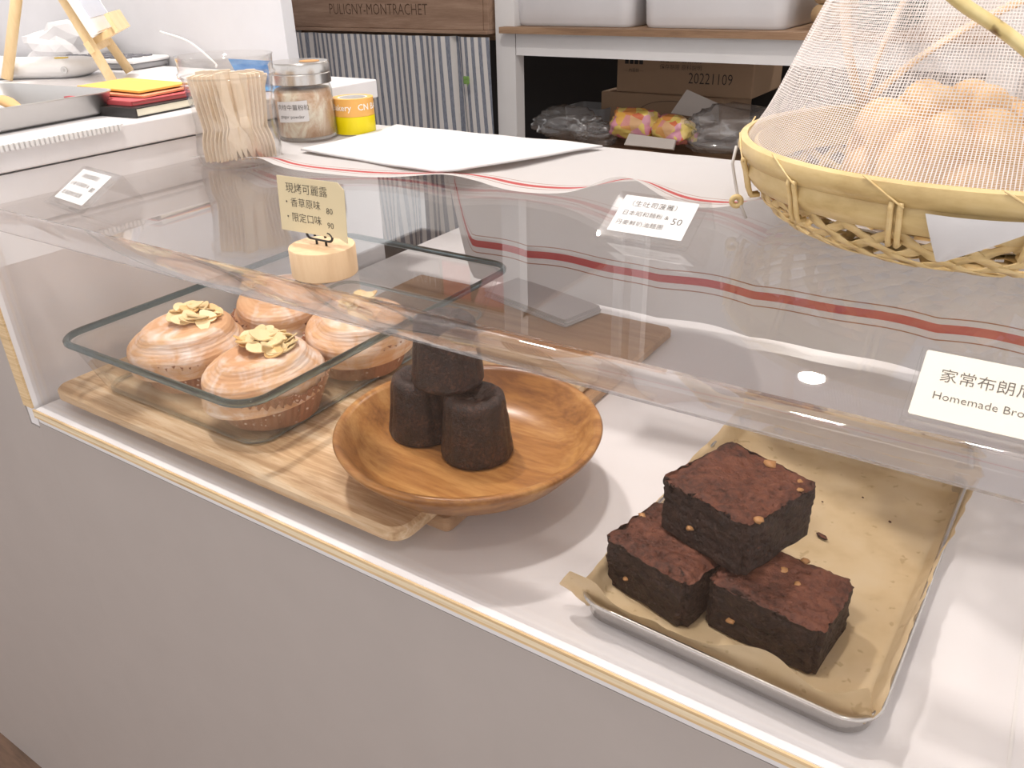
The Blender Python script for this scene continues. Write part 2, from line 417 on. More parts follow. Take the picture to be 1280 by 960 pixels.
# ================================================================== ACRYLIC CASE
ac = thing('acrylic_display_case', 'clear acrylic display case with rounded front edge covering the pastries', 'display case')
YF, TH, RB = .006, .003, .013
B('front_sheet', ACR, ac, -.002, .79, YF, YF+TH, .0005, H-RB)
B('top_sheet', ACR, ac, -.002, .79, YF+RB, .452, H-TH, H)
bend = []
for k in range(13):
    a = PI/2*k/12
    bend.append((YF+RB-RB*math.cos(a), H-RB+RB*math.sin(a)))
inner = []
for k in range(12, -1, -1):                                # inner face: flatter than the outer one, so the bend is thickest in its middle
    a = PI/2*k/12; ri = (RB-TH)/(math.cos(a)+math.sin(a)); ro_ = RB-TH; q = .55
    rr_ = ri*q+ro_*(1-q); inner.append((YF+RB-rr_*math.cos(a), H-RB+rr_*math.sin(a)))
ring = bend+inner; n = len(ring)
vs = [(x, y, z) for x in (-.002, .79) for y, z in ring]
fs = [(i, (i+1) % n, n+(i+1) % n, n+i) for i in range(n)] + [tuple(range(n))[::-1], tuple(range(n, 2*n))]
obj('bent_edge', (vs, fs), BEND, ac, True, None, math.radians(40))
B('side_sheet', ACR, ac, .79, .793, YF, .452, .0005, H)

# ================================================================== BOARDS
def board(name, label, mat, x0, x1, y0, y1, z0, z1, r=.015):
    w, d = x1-x0, y1-y0; e = .0025
    o = obj(name, rloft([(w-2*e, d-2*e, r-e, z0), (w, d, r, z0+e), (w, d, r, z1-e), (w-2*e, d-2*e, r-e, z1)]), mat)
    place(o, ((x0+x1)/2, (y0+y1)/2, 0)); return tag(o, label, 'cutting board')
board('serving_board', 'dark brown rectangular wooden board underneath, reaching to the back of the case', OAK2, .10, .436, .05, .438, 0, .0115, .006)
board('serving_board', 'pale oak board with rounded corners along the front under the glass dish', OAK, .020, .427, .0105, .30, .0120, .0240)

# ================================================================== GLASS DISH AND ROLLS
gd = thing('glass_baking_dish', 'rectangular clear glass baking dish with grey-green rim holding pastry rolls', 'baking dish', (.166, .190, .0242))
W, D = .248, .358
obj('dish_wall', rloft([(W-.05, D-.05, .016, 0), (W-.042, D-.042, .019, .003), (W-.012, D-.012, .024, .047), (W-.018, D-.018, .022, .047), (W-.050, D-.050, .017, .004), (W-.056, D-.056, .015, .0035)], 8), DISHG, gd, True, None, math.radians(50))
rl = rrect(W-.008, D-.008, .024, 8)
obj('dish_rim', tube([(x, y, .0500) for x, y in rl], .0032, 8, True), RIMG, gd, True)
bl = rrect(W-.048, D-.048, .018, 8)
obj('dish_foot', tube([(x, y, .0024) for x, y in bl], .0018, 8, True), glass('dish_foot_glass', (.55, .66, .67), 1.5), gd, True)

def almond_mesh():
    vs = []; top = []; bot = []; n = 14
    for k in range(n):
        a = 2*PI*k/n; r = .0060*(1+.12*math.cos(a)); x = 1.45*r*math.cos(a); y = r*math.sin(a)*(1-.28*math.cos(a))
        z = .12*(x*x*60+0)-0.0002
        top.append((x, y, z+.0005)); bot.append((x, y, z-.0005))
    vs = top+bot; fs = [tuple(range(n)), tuple(range(n, 2*n))[::-1]]+[(i, n+i, n+(i+1) % n, (i+1) % n) for i in range(n)]
    me = bpy.data.meshes.new('almond_flake'); me.from_pydata(vs, [], fs); me.materials.append(ALM)
    m2 = me.copy(); m2.materials.clear(); m2.materials.append(ALM2); return [me, me, m2]
ALMONDS = almond_mesh()
def roll(cx, cy, seed, label, nal, ax, ay, spread, R=.0485, hb=.057):
    rnd = random.Random(seed)
    t = thing('almond_roll', label, 'pastry', (cx, cy, .0280), rnd.uniform(0, 6.28), 'almond rolls in the glass dish')
    def cupf(r, z, a, j): return r+(.0011*(1 if int(round(a/(2*PI)*96)) % 2 else -1)*(z/.03)), z+(.0012*math.sin(a*19+seed)+.001*math.sin(a*7))*(1 if z > .02 else 0)
    obj('paper_cup', lathe([(.0001, .0003), (.037, .0003), (.0385, .001), (.0435, .016), (.0490, .031), (.0483, .031), (.0425, .016), (.037, .0015)], 96, fn=cupf), CUPP, t)
    def f(u, v):
        a = 2*PI*u; ph = -.12+v*(PI/2+.12)
        rr = R*max(0, math.cos(ph))**.72; z = .024+(hb-.024)*(math.copysign(abs(math.sin(ph))**.85, math.sin(ph)) if ph > 0 else .5*math.sin(ph)*1.6)
        k = math.sin((v*16+.5*math.sin(a+seed)+.22*math.sin(a*2+seed)+.10*math.sin(5*a+2*seed))*2*PI)
        big = math.sin((v*2.6+a/(2*PI))*2*PI)
        amp = .00010*min(1, v*4)*(1 if v < .93 else .3)
        rr = rr*(1+.028*math.sin(2*a+seed)+.02*math.sin(3*a+2*seed)) + k*amp + big*.0012*min(1, (1-v)*6)
        z += k*amp + big*.0011*v + .003*math.sin(a+seed)*v*(1-v)*2 - .004*max(0, v-.75)*4*(seed % 2)
        return (rr*math.cos(a), rr*math.sin(a), z)
    place(obj('bun', grid(f, 84, 64, cu=True), BUNM, t, True), (0, 0, 0), (.10*math.sin(seed), .10*math.cos(seed), 0))
    rz = t.rotation_euler.z
    for i in range(nal):
        th = rnd.uniform(0, 2*PI); q = math.sqrt(rnd.random())
        px, py = ax+math.cos(th)*q*spread, ay+math.sin(th)*q*spread*.75
        d = math.hypot(px, py); zz = .024+(hb-.024)*max(0, 1-(d/R)**2.6)**.5 + .002 + .0075*rnd.random()*(1-q*.7)
        lx = px*math.cos(-rz)-py*math.sin(-rz); ly = px*math.sin(-rz)+py*math.cos(-rz)
        o = link(bpy.data.objects.new('almond_flake', rnd.choice(ALMONDS)), t)
        tl = rnd.uniform(.1, .75); to = rnd.uniform(0, 2*PI)
        place(o, (lx, ly, zz), (tl*math.cos(to), tl*math.sin(to), rnd.uniform(0, 6.28)))
roll(.124, .090, 3, 'sugar-dusted roll with almonds at the front left of the glass dish', 28, .006, .006, .022)
roll(.232, .082, 11, 'almond roll in brown paper cup at the front right corner of the dish', 36, .0, .006, .026)
roll(.133, .192, 5, 'almond roll in the second row on the left of the dish', 9, -.022, -.012, .013)
roll(.236, .184, 8, 'almond roll in the second row beside the wooden plate', 16, .002, .010, .018)

# ================================================================== WOODEN PLATE AND CANELES
PX, PY = .4195, .101
wp = obj('wooden_plate', lathe([(.0001, 0), (.050, 0), (.054, .001), (.078, .012), (.094, .030), (.0958, .0345), (.0945, .0362), (.0915, .036), (.089, .0335), (.078, .0175), (.066, .0095), (.05, .0078), (.0001, .0072)], 96), ACACIA, None, True)
place(wp, (PX, PY, .0243)); tag(wp, 'round shallow acacia wood plate holding three dark cakes', 'plate')
def canele(loc, rz, label, tilt=(0, 0)):
    prof = [(.0001, 0), (.020, 0), (.0255, .0008), (.0268, .004), (.0265, .008), (.0248, .022), (.0232, .036), (.0226, .042), (.0216, .0465), (.0190, .0492), (.0150, .0495), (.0105, .0475), (.0055, .0455), (.0001, .0450)]
    def f(r, z, a, j):
        fl = 1-.042*(.5+.5*math.cos(12*a))**2.0*max(0, min(1, (.0495-z)/.010)) if .003 < z else 1
        if j >= 7: fl = 1-.012*(.5+.5*math.cos(12*a))*max(0, (r-.010)/.012)
        nz = noise.noise(Vector((math.cos(a)*3+loc[0]*90, math.sin(a)*3, z*90)))
        return r*fl*(1+.018*nz), z+.0009*nz+0
    pr = []
    for i in range(len(prof)-1):
        for k in range(3):
            s = k/3; pr.append((prof[i][0]*(1-s)+prof[i+1][0]*s, prof[i][1]*(1-s)+prof[i+1][1]*s))
    pr.append(prof[-1])
    def f2(r, z, a, j):
        return f(r, z, a, j/3)
    o = obj('canele', lathe(pr, 96, fn=f2), CANM, None, True)
    place(o, loc, (tilt[0], tilt[1], rz)); return tag(o, label, 'cake', 'dark caneles on the wooden plate')
canele((.421, .108, .0322), .2, 'front right fluted dark canele standing on the wooden plate')
canele((.3685, .112, .0322), .5, 'left rear fluted dark canele under the stacked one')
canele((.3935, .114, .0822), .1, 'fluted dark canele stacked on top of the other two')

# ================================================================== BROWNIE TRAY
TR = -.045; TX, TY = .638, .156; TW, TD = .172, .268
bt = thing('baking_tray', 'shallow stainless steel tray lined with brown paper under the brownies', 'tray', (TX, TY, 0), TR)
obj('pan', rloft([(TW-.014, TD-.014, .014, .0008), (TW-.008, TD-.008, .016, .003), (TW-.004, TD-.004, .018, .0155), (TW-.0055, TD-.0055, .018, .0155), (TW-.0095, TD-.0095, .016, .0035), (TW-.016, TD-.016, .013, .0020)], 8), STEEL, bt, True, None, math.radians(50))
obj('rolled_rim', tube([(x, y, .0162) for x, y in rrect(TW-.002, TD-.002, .019, 8)], .0017, 8, True), STEEL, bt, True)
def paper(u, v):
    x, y = (u-.5)*2, (v-.5)*2                                 # -1..1
    hw, hd = TW/2-.0095, TD/2-.0095
    X, Y = x*(hw+.030), y*(hd+.030)
    ox, oy = max(0, abs(X)-hw), max(0, abs(Y)-hd)
    nz = noise.noise(Vector((X*20, Y*20, 1.7))); n2 = noise.noise(Vector((X*75, Y*75, 5.1)))
    sx, sy = (1 if X > 0 else -1), (1 if Y > 0 else -1)
    out = max(ox, oy)
    fx, fy = .30, .22                                         # how far the climbing paper flares outwards
    hx = (.66+.22*nz) if sx > 0 else (.60+.2*nz)              # how much of the overhang stands up
    hy = .80+.15*nz
    if sy < 0: hy = .42+.60*math.exp(-((X+.078)/.020)**2)+.50*math.exp(-((X-.030)/.026)**2)+.60*math.exp(-((X-.080)/.013)**2)
    if sy < 0: fy = .05+.25*math.exp(-((X+.080)/.03)**2)
    px = sx*(min(abs(X), hw)+ox*fx); py = sy*(min(abs(Y), hd)+oy*fy)
    if sx < 0 and sy < 0 and ox > 0: px -= .010*min(1, oy/.02)
    if sx > 0 and sy > 0: px += .006*min(1, ox/.02)*min(1, max(0, Y)/hd)
    z = .0024+max(ox*hx, oy*hy)+.0006*nz*(out == 0)
    k = min(1, out/.012)
    return (px+.0022*n2*k, py+.0022*n2*k, max(z+.0016*n2*k, .0022))
pp = obj('baking_paper', grid(paper, 60, 80), PARCH, None, True); place(pp, (TX, TY, .001), (0, 0, TR))
tag(pp, 'creased tan baking paper lining the steel brownie tray', 'paper')
def brownie(cx, cy, z0, w, d, h, rz, seed, label, nuts):
    bm = bmesh.new(); bmesh.ops.create_cube(bm, size=1)
    bmesh.ops.subdivide_edges(bm, edges=bm.edges[:], cuts=33, use_grid_fill=True)
    for v in bm.verts:
        p = v.co.copy(); q = Vector((p.x*w, p.y*d, (p.z+.5)*h))
        nz = noise.noise_vector(Vector((q.x*70+seed*9, q.y*70, q.z*70))); n2 = noise.noise_vector(Vector((q.x*260+seed, q.y*260, q.z*260)))
        big = noise.noise(Vector((q.x*28+seed*3, q.y*28, 0)))
        edge = max(abs(p.x), abs(p.y))*2
        if p.z > .49:
            q.z += .0022*big - .0022*max(0, edge-.86)/.14 + .0006*n2.z
            pit = noise.noise(Vector((q.x*150+seed*5, q.y*150, 3)))
            if pit > .38: q.z -= .0045*(pit-.38)/.3
        cr = max(0, abs(p.x)*2-.9)*max(0, abs(p.y)*2-.9)*100
        q.x -= math.copysign(.003*cr, p.x); q.y -= math.copysign(.003*cr, p.y)
        q += nz*.0013 + n2*.0011*(1 if p.z > -.49 else 0)
        if abs(p.z) < .49:
            pt = noise.noise(Vector((q.x*330+seed*7, q.y*330, q.z*330)))
            if pt > .3: q -= Vector((p.x if abs(p.x) > .49 else 0, p.y if abs(p.y) > .49 else 0, 0))*.004*(pt-.3)/.3
        if p.z < -.49: q.z = max(q.z, 0)
        v.co = q
    o = bmobj('brownie', bm, BROWN, None, True); place(o, (cx, cy, z0), (0, 0, rz))
    tag(o, label, 'brownie', 'brownies on the tray')
    rnd = random.Random(seed)
    for (x, y, s) in nuts:
        nb = bmesh.new(); bmesh.ops.create_icosphere(nb, subdivisions=2, radius=s)
        for v in nb.verts:
            v.co *= 1+.6*noise.noise(v.co*500+Vector((seed, x*100, 0))); v.co.z *= .5
        k = bmobj('walnut_bit', nb, plain('walnut', (.40, .20, .075), .5), o, True)
        place(k, (x*w, y*d, h-.0003) if abs(x) < .5 and abs(y) < .5 else (x*w, y*d, h*.35), (0, 0, rnd.random()*3))
    return o
def bcorner(ax, ay, w, d, rz):
    c, s = math.cos(rz), math.sin(rz); return ax+c*w/2-s*d/2, ay+s*w/2+c*d/2
z1 = .0045
x, y = bcorner(.549, .062, .062, .056, -.25); brownie(x, y, z1, .062, .056, .033, -.25, 1, 'left lower brownie resting flat on the baking paper', [(-.46, .1, .0025), (-.2, -.503, .0018)])
x, y = bcorner(.6165, .0585, .0665, .050, -.13); brownie(x, y, z1, .0665, .050, .033, -.13, 2, 'right lower brownie nearest the paper-lined tray corner', [(-.05, .18, .003), (.12, .05, .0022), (.05, .49, .0025), (-.25, -.503, .0025)])
x, y = bcorner(.573, .087, .064, .066, -.34); brownie(x, y, z1+.0355, .064, .066, .036, -.34, 4, 'big brownie with walnut pieces stacked on the other two', [(.02, .42, .004), (.36, .38, .0026), (.44, .28, .0022), (-.3, .2, .002), (-.1, -.503, .0025), (.49, -.35, .003)])
for i, (x, y, s) in enumerate(((.655, .175, .0030), (.690, .215, .0013), (.680, .14, .0013), (.645, .215, .001), (.668, .235, .001))):
    nb = bmesh.new(); bmesh.ops.create_icosphere(nb, subdivisions=1, radius=s)
    for v in nb.verts: v.co = Vector((v.co.x*(1.8 if i == 0 else 1), v.co.y*.7, v.co.z*.5))*(1+.4*noise.noise(v.co*700))
    o = bmobj('brownie_crumb', nb, BROWN); place(o, (x, y, .0052), (0, 0, -.5))
    tag(o, 'long dark brownie crumb on the bare baking paper' if i == 0 else 'tiny dark brownie crumb on the bare baking paper', 'crumb', 'crumbs on the baking paper')

# folded paper bags lying on the rear board inside the case
fb = thing('paper_bag_stack', 'thin stack of folded white paper bags at the back of the dark board', 'paper', (.285, .425, .0118), -.25)
for k in range(5):
    obj('sheet', rloft([(.13, .055, .002, 0), (.13, .055, .002, .0012)], 2), TISSUE, fb).location = (random.uniform(-.003, .003), random.uniform(-.003, .003), .0016*k)

# ================================================================== THINGS ON THE CASE
def tagstand(name, x, y, w, d, h, cardmat, ink, label, clabel, lines, rz=0, crd=None):
    """bent acrylic price-tag stand: sloping face + back leg; the card stands in front of the face"""
    sl = math.hypot(d, h); ang = math.atan2(h, d)
    t = thing(name, label, 'sign holder', (x, y, H+.0004), rz)
    th = .0018
    def sheet(a, b, nm):
        va, vb = Vector((0, *a)), Vector((0, *b)); dr = (vb-va).normalized(); nn = Vector((0, -dr.z, dr.y))*th
        vs = [Vector((xx, p.y, p.z)) for xx in (-w/2, w/2) for p in (va, vb, vb+nn, va+nn)]
        obj(nm, (vs, [(0, 1, 2, 3), (4, 7, 6, 5), (0, 4, 5, 1), (1, 5, 6, 2), (2, 6, 7, 3), (3, 7, 4, 0)]), ACR_TAG, t)
    sheet((-d/2, 0), (d/2, h), 'face'); sheet((d/2, h), (d/2+d*.35, 0), 'back_leg'); sheet((-d/2-.004, .0), (-d/2, 0.0), 'lip')
    cw, ch, ox = crd
    cm = obj('price_card', rloft([(cw, ch, .0006, 0), (cw, ch, .0006, .0004)], 1), cardmat)
    c, s = math.cos(rz), math.sin(rz)
    loc = Vector((ox, -math.sin(ang)*.0008, h/2+math.cos(ang)*.0026)); loc = Vector((x+c*loc.x-s*loc.y, y+s*loc.x+c*loc.y, H+loc.z))
    place(cm, loc, (ang, 0, rz)); tag(cm, clabel, 'price tag')
    for body, size, lx, ly in lines: text(body, size, ink, cm, (lx, ly, .0006))
tagstand('tag_stand', .063, .066, .064, .036, .0215, CARD, INKP, 'clear acrylic tag stand at the left end of the case top', 'small white handwritten price card nearest the cabinet on the left',
         [('（肉桂甜麵包）', .0052, -.020, .0105), ('小麥可頌麵粉 &', .0046, -.022, .001), ('80', .0070, .014, -.001), ('北海道鮮奶麵團', .0048, -.022, -.0095)], -.12, (.050, .034, -.001))
tagstand('tag_stand', .508, .2035, .066, .036, .0215, CARD, INKP, 'clear acrylic tag stand on the case between towel and basket', 'white handwritten price card reading 50 in front of the towel',
         [('（生吐司菠蘿）', .0058, -.023, .0095), ('日本昭和麵粉 &', .0050, -.023, .0005), ('50', .0080, .0140, -.002), ('丹麥鮮奶油麵團', .0050, -.024, -.0085)], -.0, (.054, .034, .0))
tagstand('tag_stand', .737, .038, .078, .028, .0195, CREAM, INKP, 'clear acrylic tag stand on the case in front of the basket', 'cream handwritten card naming the homemade brownies',
         [('家常布朗尼 80', .0068, -.030, .0045), ('Homemade Brownie', .0050, -.0305, -.005)], -.0, (.074, .031, .0))

blk = thing('card_holder', 'small round wooden block with black wire clip on the case', 'card holder', (.364, .037, H+.0003))
obj('block', lathe([(.0001, 0), (.0196, 0), (.0202, .0006), (.0202, .0172), (.0198, .0178), (.0001, .0178)], 48), BEECH, blk, True, None, math.radians(40))
def wire(side):
    pts = [(side*.004, 0, .016), (side*.004, 0, .0208)]
    for k in range(11):
        a = -PI/2+k/10*1.6*PI; pts.append((side*.0075+side*.0032*math.cos(a)*1, -.001+.0006*k/10, .0238+.0026*math.sin(a)))
    return pts
for s in (-1, 1): obj('wire_clip', tube(wire(s), .0008, 6), BLACK, blk, True)
obj('wire_bar', tube([(-.0075, -.001, .0212), (.0075, -.001, .0212)], .0007, 6), BLACK, blk, True)
kc = obj('price_card', loft([[(-.026, -.0165, z), (.020, -.0165, z), (.0262, -.019, z), (.0262, .0125, z), (.0215, .0165, z), (-.026, .0165, z)] for z in (0, .0004)]), KRAFTC)
place(kc, (.3605, .0365, H+.0412), (1.50, 0, .06)); tag(kc, 'kraft paper price card clipped above the round wooden block', 'price tag')
for body, size, lx, ly in [('現烤可麗露', .0066, -.0195, .0095), ('・香草原味', .0060, -.0225, .0010), ('80', .0052, .0115, -.0012), ('・限定口味', .0060, -.0225, -.0080), ('90', .0052, .0115, -.0098)]:
    text(body, size, INK, kc, (lx, ly, .0006))

# ---- cup of wooden forks
CX, CY = .0505, .238
cu = thing('plastic_cup', 'clear plastic cup packed with wooden forks on the case', 'cup', (CX, CY, H+.0004))
obj('cup_wall', lathe([(.0001, .0012), (.034, .0012), (.037, .0), (.0395, .004), (.0405, .012), (.0375, .036), (.0385, .055), (.0415, .076), (.0425, .081), (.0418, .081), (.0407, .076), (.0377, .055), (.0367, .036), (.0397, .012), (.037, .003), (.0001, .0022)], 56), CUPG, cu, True)
obj('cup_neck', lathe([(.0425, .0795), (.0445, .080), (.0450, .083), (.0432, .0850), (.0440, .097), (.0448, .0985), (.0437, .0985), (.0428, .085)], 56), CUPG, cu, True)
def fork_mesh():
    L = .079; pts = []
    right = [(.0046, L), (.0050, L-.004), (.0042, .050), (.0036, .040), (.0050, .030), (.0092, .022), (.0102, .014), (.0094, .006), (.0085, 0.0)]
    tines = [(.0070, .0005), (.0048, .010), (.0030, 0.0), (.0016, -.0005), (0, .0100)]
    half = right+tines
    ol = half+[(-x, y) for x, y in reversed(half[:-1])]
    n = len(ol); cup = lambda y, x: .0035*max(0, (.035-y)/.035)*(x/.01)**2 - .003*math.sin(min(1, max(0, y/.04))*PI)
    vs = [(x, cup(y, x)-.0007, y) for x, y in ol]+[(x, cup(y, x)+.0007, y) for x, y in ol]
    fs = [tuple(range(n)), tuple(range(n, 2*n))[::-1]]+[(i, n+i, n+(i+1) % n, (i+1) % n) for i in range(n)]
    me = bpy.data.meshes.new('wooden_fork'); me.from_pydata(vs, [], fs)
    bm = bmesh.new(); bm.from_mesh(me); bmesh.ops.triangulate(bm, faces=bm.faces); bmesh.ops.recalc_face_normals(bm, faces=bm.faces); bm.to_mesh(me); bm.free()
    me.materials.append(FORKW); return me
FM = fork_mesh(); rnd = random.Random(4)
vd = Vector((.78, -.62, 0)); vr = Vector((.62, .78, 0))        # towards the customer / to the customer's right
slots = [(-.025+.0034*i, .010+.0016*i, .75, -.09+.010*i) for i in range(8)] + [(.003, .027, .05, -.14), (.010, .022, -.1, -.04)]
slots += [(.0255-.0032*i, .012+.0014*i, -.8, .05-.01*i) for i in range(5)] + [(-.018+.006*i, -.006-.002*(i % 2), .2, -.07+.02*i) for i in range(7)] + [(.010, .005, .9, .30)]
for i, (rr_, dd_, yw, lean) in enumerate(slots):
    o = link(bpy.data.objects.new('wooden_fork', FM)); p = vr*rr_+vd*dd_
    o.location = (CX+p.x, CY+p.y, H+.0045+rnd.random()*.003)
    base = math.atan2(vr.y, vr.x)
    o.rotation_euler = (Matrix.Rotation(base, 4, 'Z') @ Matrix.Rotation(lean, 4, 'Y') @ Matrix.Rotation(.10-.10*(dd_ > .02), 4, 'X') @ Matrix.Rotation(yw, 4, 'Z')).to_euler()
    tag(o, 'wide wooden fork face-on at the front of the plastic cup' if i == 8 else 'pale wooden fork standing tines down in the clear plastic cup', 'fork', 'wooden forks in the plastic cup')
# ---- spice jar
JX, JY = .0335, .346; ZT = H+.0046
jr = thing('spice_jar', 'glass spice jar with steel lid and handwritten label on the towel', 'jar', (JX, JY, ZT))
obj('glass_wall', lathe([(.0001, 0), (.0285, 0), (.031, .0015), (.0315, .004), (.0315, .050), (.030, .0545), (.0295, .058), (.0288, .058), (.0293, .054), (.0308, .050), (.0308, .004), (.0001, .003)], 48), JARG, jr, True)
obj('powder', lathe([(.0001, .0032), (.0290, .0032), (.0303, .005), (.0303, .046), (.0285, .051), (.0001, .050)], 48), POWDER, jr, True)
obj('steel_lid', lathe([(.0312, .0560), (.0320, .0565), (.0320, .066), (.0312, .0668), (.0318, .0675), (.0318, .0755), (.0305, .0775), (.0001, .0775)], 48), STEEL, jr, True, None, math.radians(35))
obj('shaker_hole', lathe([(.0105, 0), (.0105, .0008), (.0001, .0008)], 24), plain('spice_stain', (.45, .24, .09), .8), jr).location = (.012, .004, .0773)
va = -1.25
def lab(u, v):
    a = va-.55+u*1.15; return (.0317*math.cos(a), .0317*math.sin(a), .019+v*.021+.002*u)
lb = obj('paper_label', grid(lab, 16, 2), CARD, jr, True)
def curved_text(body, size, mat, parent, R, a0, z, name='lettering', bold=0):
    t = text(body, size, mat, parent, bold=bold); me = t.data
    bm = bmesh.new(); bm.from_mesh(me)
    bmesh.ops.triangulate(bm, faces=bm.faces); bm.to_mesh(me); bm.free()
    for v in me.vertices:
        a = a0+v.co.x/R; yy = v.co.y; v.co = Vector((R*math.cos(a), R*math.sin(a), z+yy))
    t.name = name; return t
curved_text('肉桂中薑粉粒', .0062, INK, lb, .0320, va-.50, .0345); curved_text('ginger powder', .0048, INK, lb, .0320, va-.42, .0255)
# ---- tape rolls
def taperoll(z, col, label, txt):
    t = thing('tape_roll', label, 'tape', (.0615, .392, z), 0, 'tape rolls on the towel')
    r = .0225
    obj('tape', lathe([(.0165, 0), (r, 0), (r, .0185), (.0165, .0185), (.0165, 0)], 48), col, t, True, None, math.radians(40))
    obj('core', lathe([(.0145, .0002), (.0164, .0002), (.0164, .0183), (.0145, .0183), (.0145, .0002)], 48), PLW, t, True, None, math.radians(40))
    if txt:
        curved_text('Bakery', .0092, plain('tape_print', (.9, .85, .78), .5), t, r+.0003, -2.05, .0095, bold=.0001); curved_text('CN BAKERY', .0092, plain('tape_print', (.9, .85, .78), .5), t, r+.0003, -.62, .0095, bold=.0001)
taperoll(ZT, plain('yellow_tape', (.80, .66, .0), .35), 'bright yellow tape roll, lower of the two beside the spice jar', False)
taperoll(ZT+.0187, plain('orange_tape', (.78, .42, .11), .4), 'orange printed tape roll on top of the yellow one', True)

# ---- tea towel over the back of the case, hanging behind
def towel_front(x): 
    return .205+.32*(x-.0) if x < .15 else (.253+.0*(x-.15) if x < .40 else .253+.03*min(1, (x-.40)/.1))
TXL, TXR = -.0, .80
uvs = []
def towel(u, v):
    x = TXL+.002+(TXR-TXL-.004)*u
    y0 = .212+.045*min(1, max(0, (x-.13)/.2))+.018*min(1, max(0, (x-.42)/.1)) + .004*math.sin(x*31)
    Ltop = .456-y0; k_ = min(1, max(0, (x-.115)/.05)); Lb = .016+(H-.022)*k_*k_*(3-2*k_)
    s = v*(Ltop+Lb)
    uvs.append((x, s if s < Ltop*.6 else (.515-(Ltop+Lb-s) if k_ > .5 else .3)))
    lift = 0
    for c, a, wd in ((.105, .012, .035), (.455, .017, .03), (.58, .018, .035), (.30, .005, .04)):
        lift += a*math.exp(-((x-c)/wd)**2)
    lift += .0025*(1+math.sin(x*47))*.5
    sag = max(0, 1-s/.075)**1.4
    zt = H+.0012+.0014*(1+noise.noise(Vector((x*14, s*14, 0))))*1.0 + lift*sag
    zt = max(zt, H+.0012)
    r = .008
    if s < Ltop-r: return (x, y0+s, zt if s < Ltop-.05 else H+.0012+(zt-H-.0012)*max(.3, (Ltop-r-s)/.05))
    if s < Ltop+r:
        a = (s-Ltop+r)/(2*r)*PI/2
        return (x, y0+Ltop-r+(r+.0045)*math.sin(a), H+.0016-r+r*math.cos(a))
    k = s-Ltop-r
    wv = .010*math.sin(x*22+1)*min(1, k/.05)+.005*math.sin(x*51)*min(1, k/.05)
    return (x, y0+Ltop+.0045+abs(wv)*.7+.001, H+.0016-r-k)
tv = grid(towel, 150, 70)
tw = obj('tea_towel', tv, TOWEL, None, True, uvs); tag(tw, 'white tea towel with red stripes draped over the back of the case', 'towel')
nk = []
def napk(u, v):
    x = .085+.215*u+.05*v*u; y = .285+.150*v-.02*u*(1-v)
    z = H+.0068+.0012*noise.noise(Vector((x*18, y*18, 2)))+.006*max(0, u-.86)/.14*(1-v)
    return (x, y, z)
np_ = obj('cloth_napkin', grid(napk, 40, 24), TISSUE, None, True); tag(np_, 'plain white folded cloth lying on the striped tea towel', 'napkin')
sm = np_.modifiers.new('thickness', 'SOLIDIFY'); sm.thickness = .002

# ================================================================== BASKET, NET COVER, BREAD
BX, BY = .684, .316; RR = .140; RZ = .052
bk = thing('bamboo_basket', 'round woven bamboo basket with split bamboo rim on the case', 'basket', (BX, BY, H+.0012))
bk.scale = (1.043, 1.043, 1.12)
def bprof(t):     # t 0 centre of the base .. 1 rim
    if t < .45: return (.012+.083*t/.45, .0)
    s = (t-.45)/.55; return (.095+.039*math.sin(s*PI/2), .034*(1-math.cos(s*PI/2)))
def strip_mesh(sg, off):
    pts = []; wd = .0066
    vs = []; fs = []; N = 40
    for i in range(N):
        t = .12+.88*i/(N-1); r, z = bprof(t); a = sg*1.15*(t-.12)
        wv = .0011*math.sin(i*1.65+off)
        for k, e in ((0, -1), (1, 1)):
            aa = a+e*wd/max(r, .03)*.5*1.5
            vs.append(((r+wv*(t > .45))*math.cos(aa), (r+wv*(t > .45))*math.sin(aa), z+.0026+wv*(t <= .55)+.0004*sg))
    for i in range(N-1): fs.append((2*i, 2*i+1, 2*i+3, 2*i+2))
    me = bpy.data.meshes.new('woven_strip'); me.from_pydata(vs, [], fs); me.materials.append(BAMB)
    for p in me.polygons: p.use_smooth = True
    return me
for sg in (-1, 1):
    me = [strip_mesh(sg, 0), strip_mesh(sg, PI)]
    for k in range(30):
        o = link(bpy.data.objects.new('woven_strip', me[k % 2]), bk); o.rotation_euler = (0, 0, 2*PI*(k+(.5 if sg > 0 else 0))/30)
        md = o.modifiers.new('thickness', 'SOLIDIFY'); md.thickness = .0008
def band(r0, z0, r1, z1, th, nm, mat, wob=0):
    prof = [(r0, z0), (r0+th, z0+.001), (r1+th+.001, (z0+z1)/2), (r1+th, z1-.001), (r1, z1), (r1-.001, (z0+z1)/2), (r0, z0)]
    return obj(nm, lathe(prof, 96, fn=lambda r, z, a, j: (r, z+wob*math.sin(3*a))), mat, bk, True, None, math.radians(60))
band(.1330, .0265, .1375, .042, .0026, 'lower_rim_band', BAMBD, .0004)
band(.1375, .0405, .1400, .0535, .0045, 'upper_rim_band', BAMBD, .0003)
band(.1290, .028, .1330, .050, .002, 'inner_rim_band', BAMBD)
def binding():
    pts = [(.1435, 0, .044), (.1438, 0, .041), (.1418, 0, .036), (.1392, 0, .026), (.1372, 0, .0215), (.132, 0, .022)]
    me = bpy.data.meshes.new('rim_binding'); v, f = tube(pts, .0016, 6); me.from_pydata([tuple(p) for p in v], [], f); me.materials.append(BAMB)
    for p in me.polygons: p.use_smooth = True
    return me
bme = binding()
for k in range(14):
    for e in (-.016, .016):
        o = link(bpy.data.objects.new('rim_binding', bme), bk); o.rotation_euler = (0, 0, -2.62+2*PI*k/14+e)
def thr(u0):
    return [(.1452*math.cos(u0+q*.16), .1452*math.sin(u0+q*.16), .0545-.0125*q) for q in [i/6 for i in range(7)]]
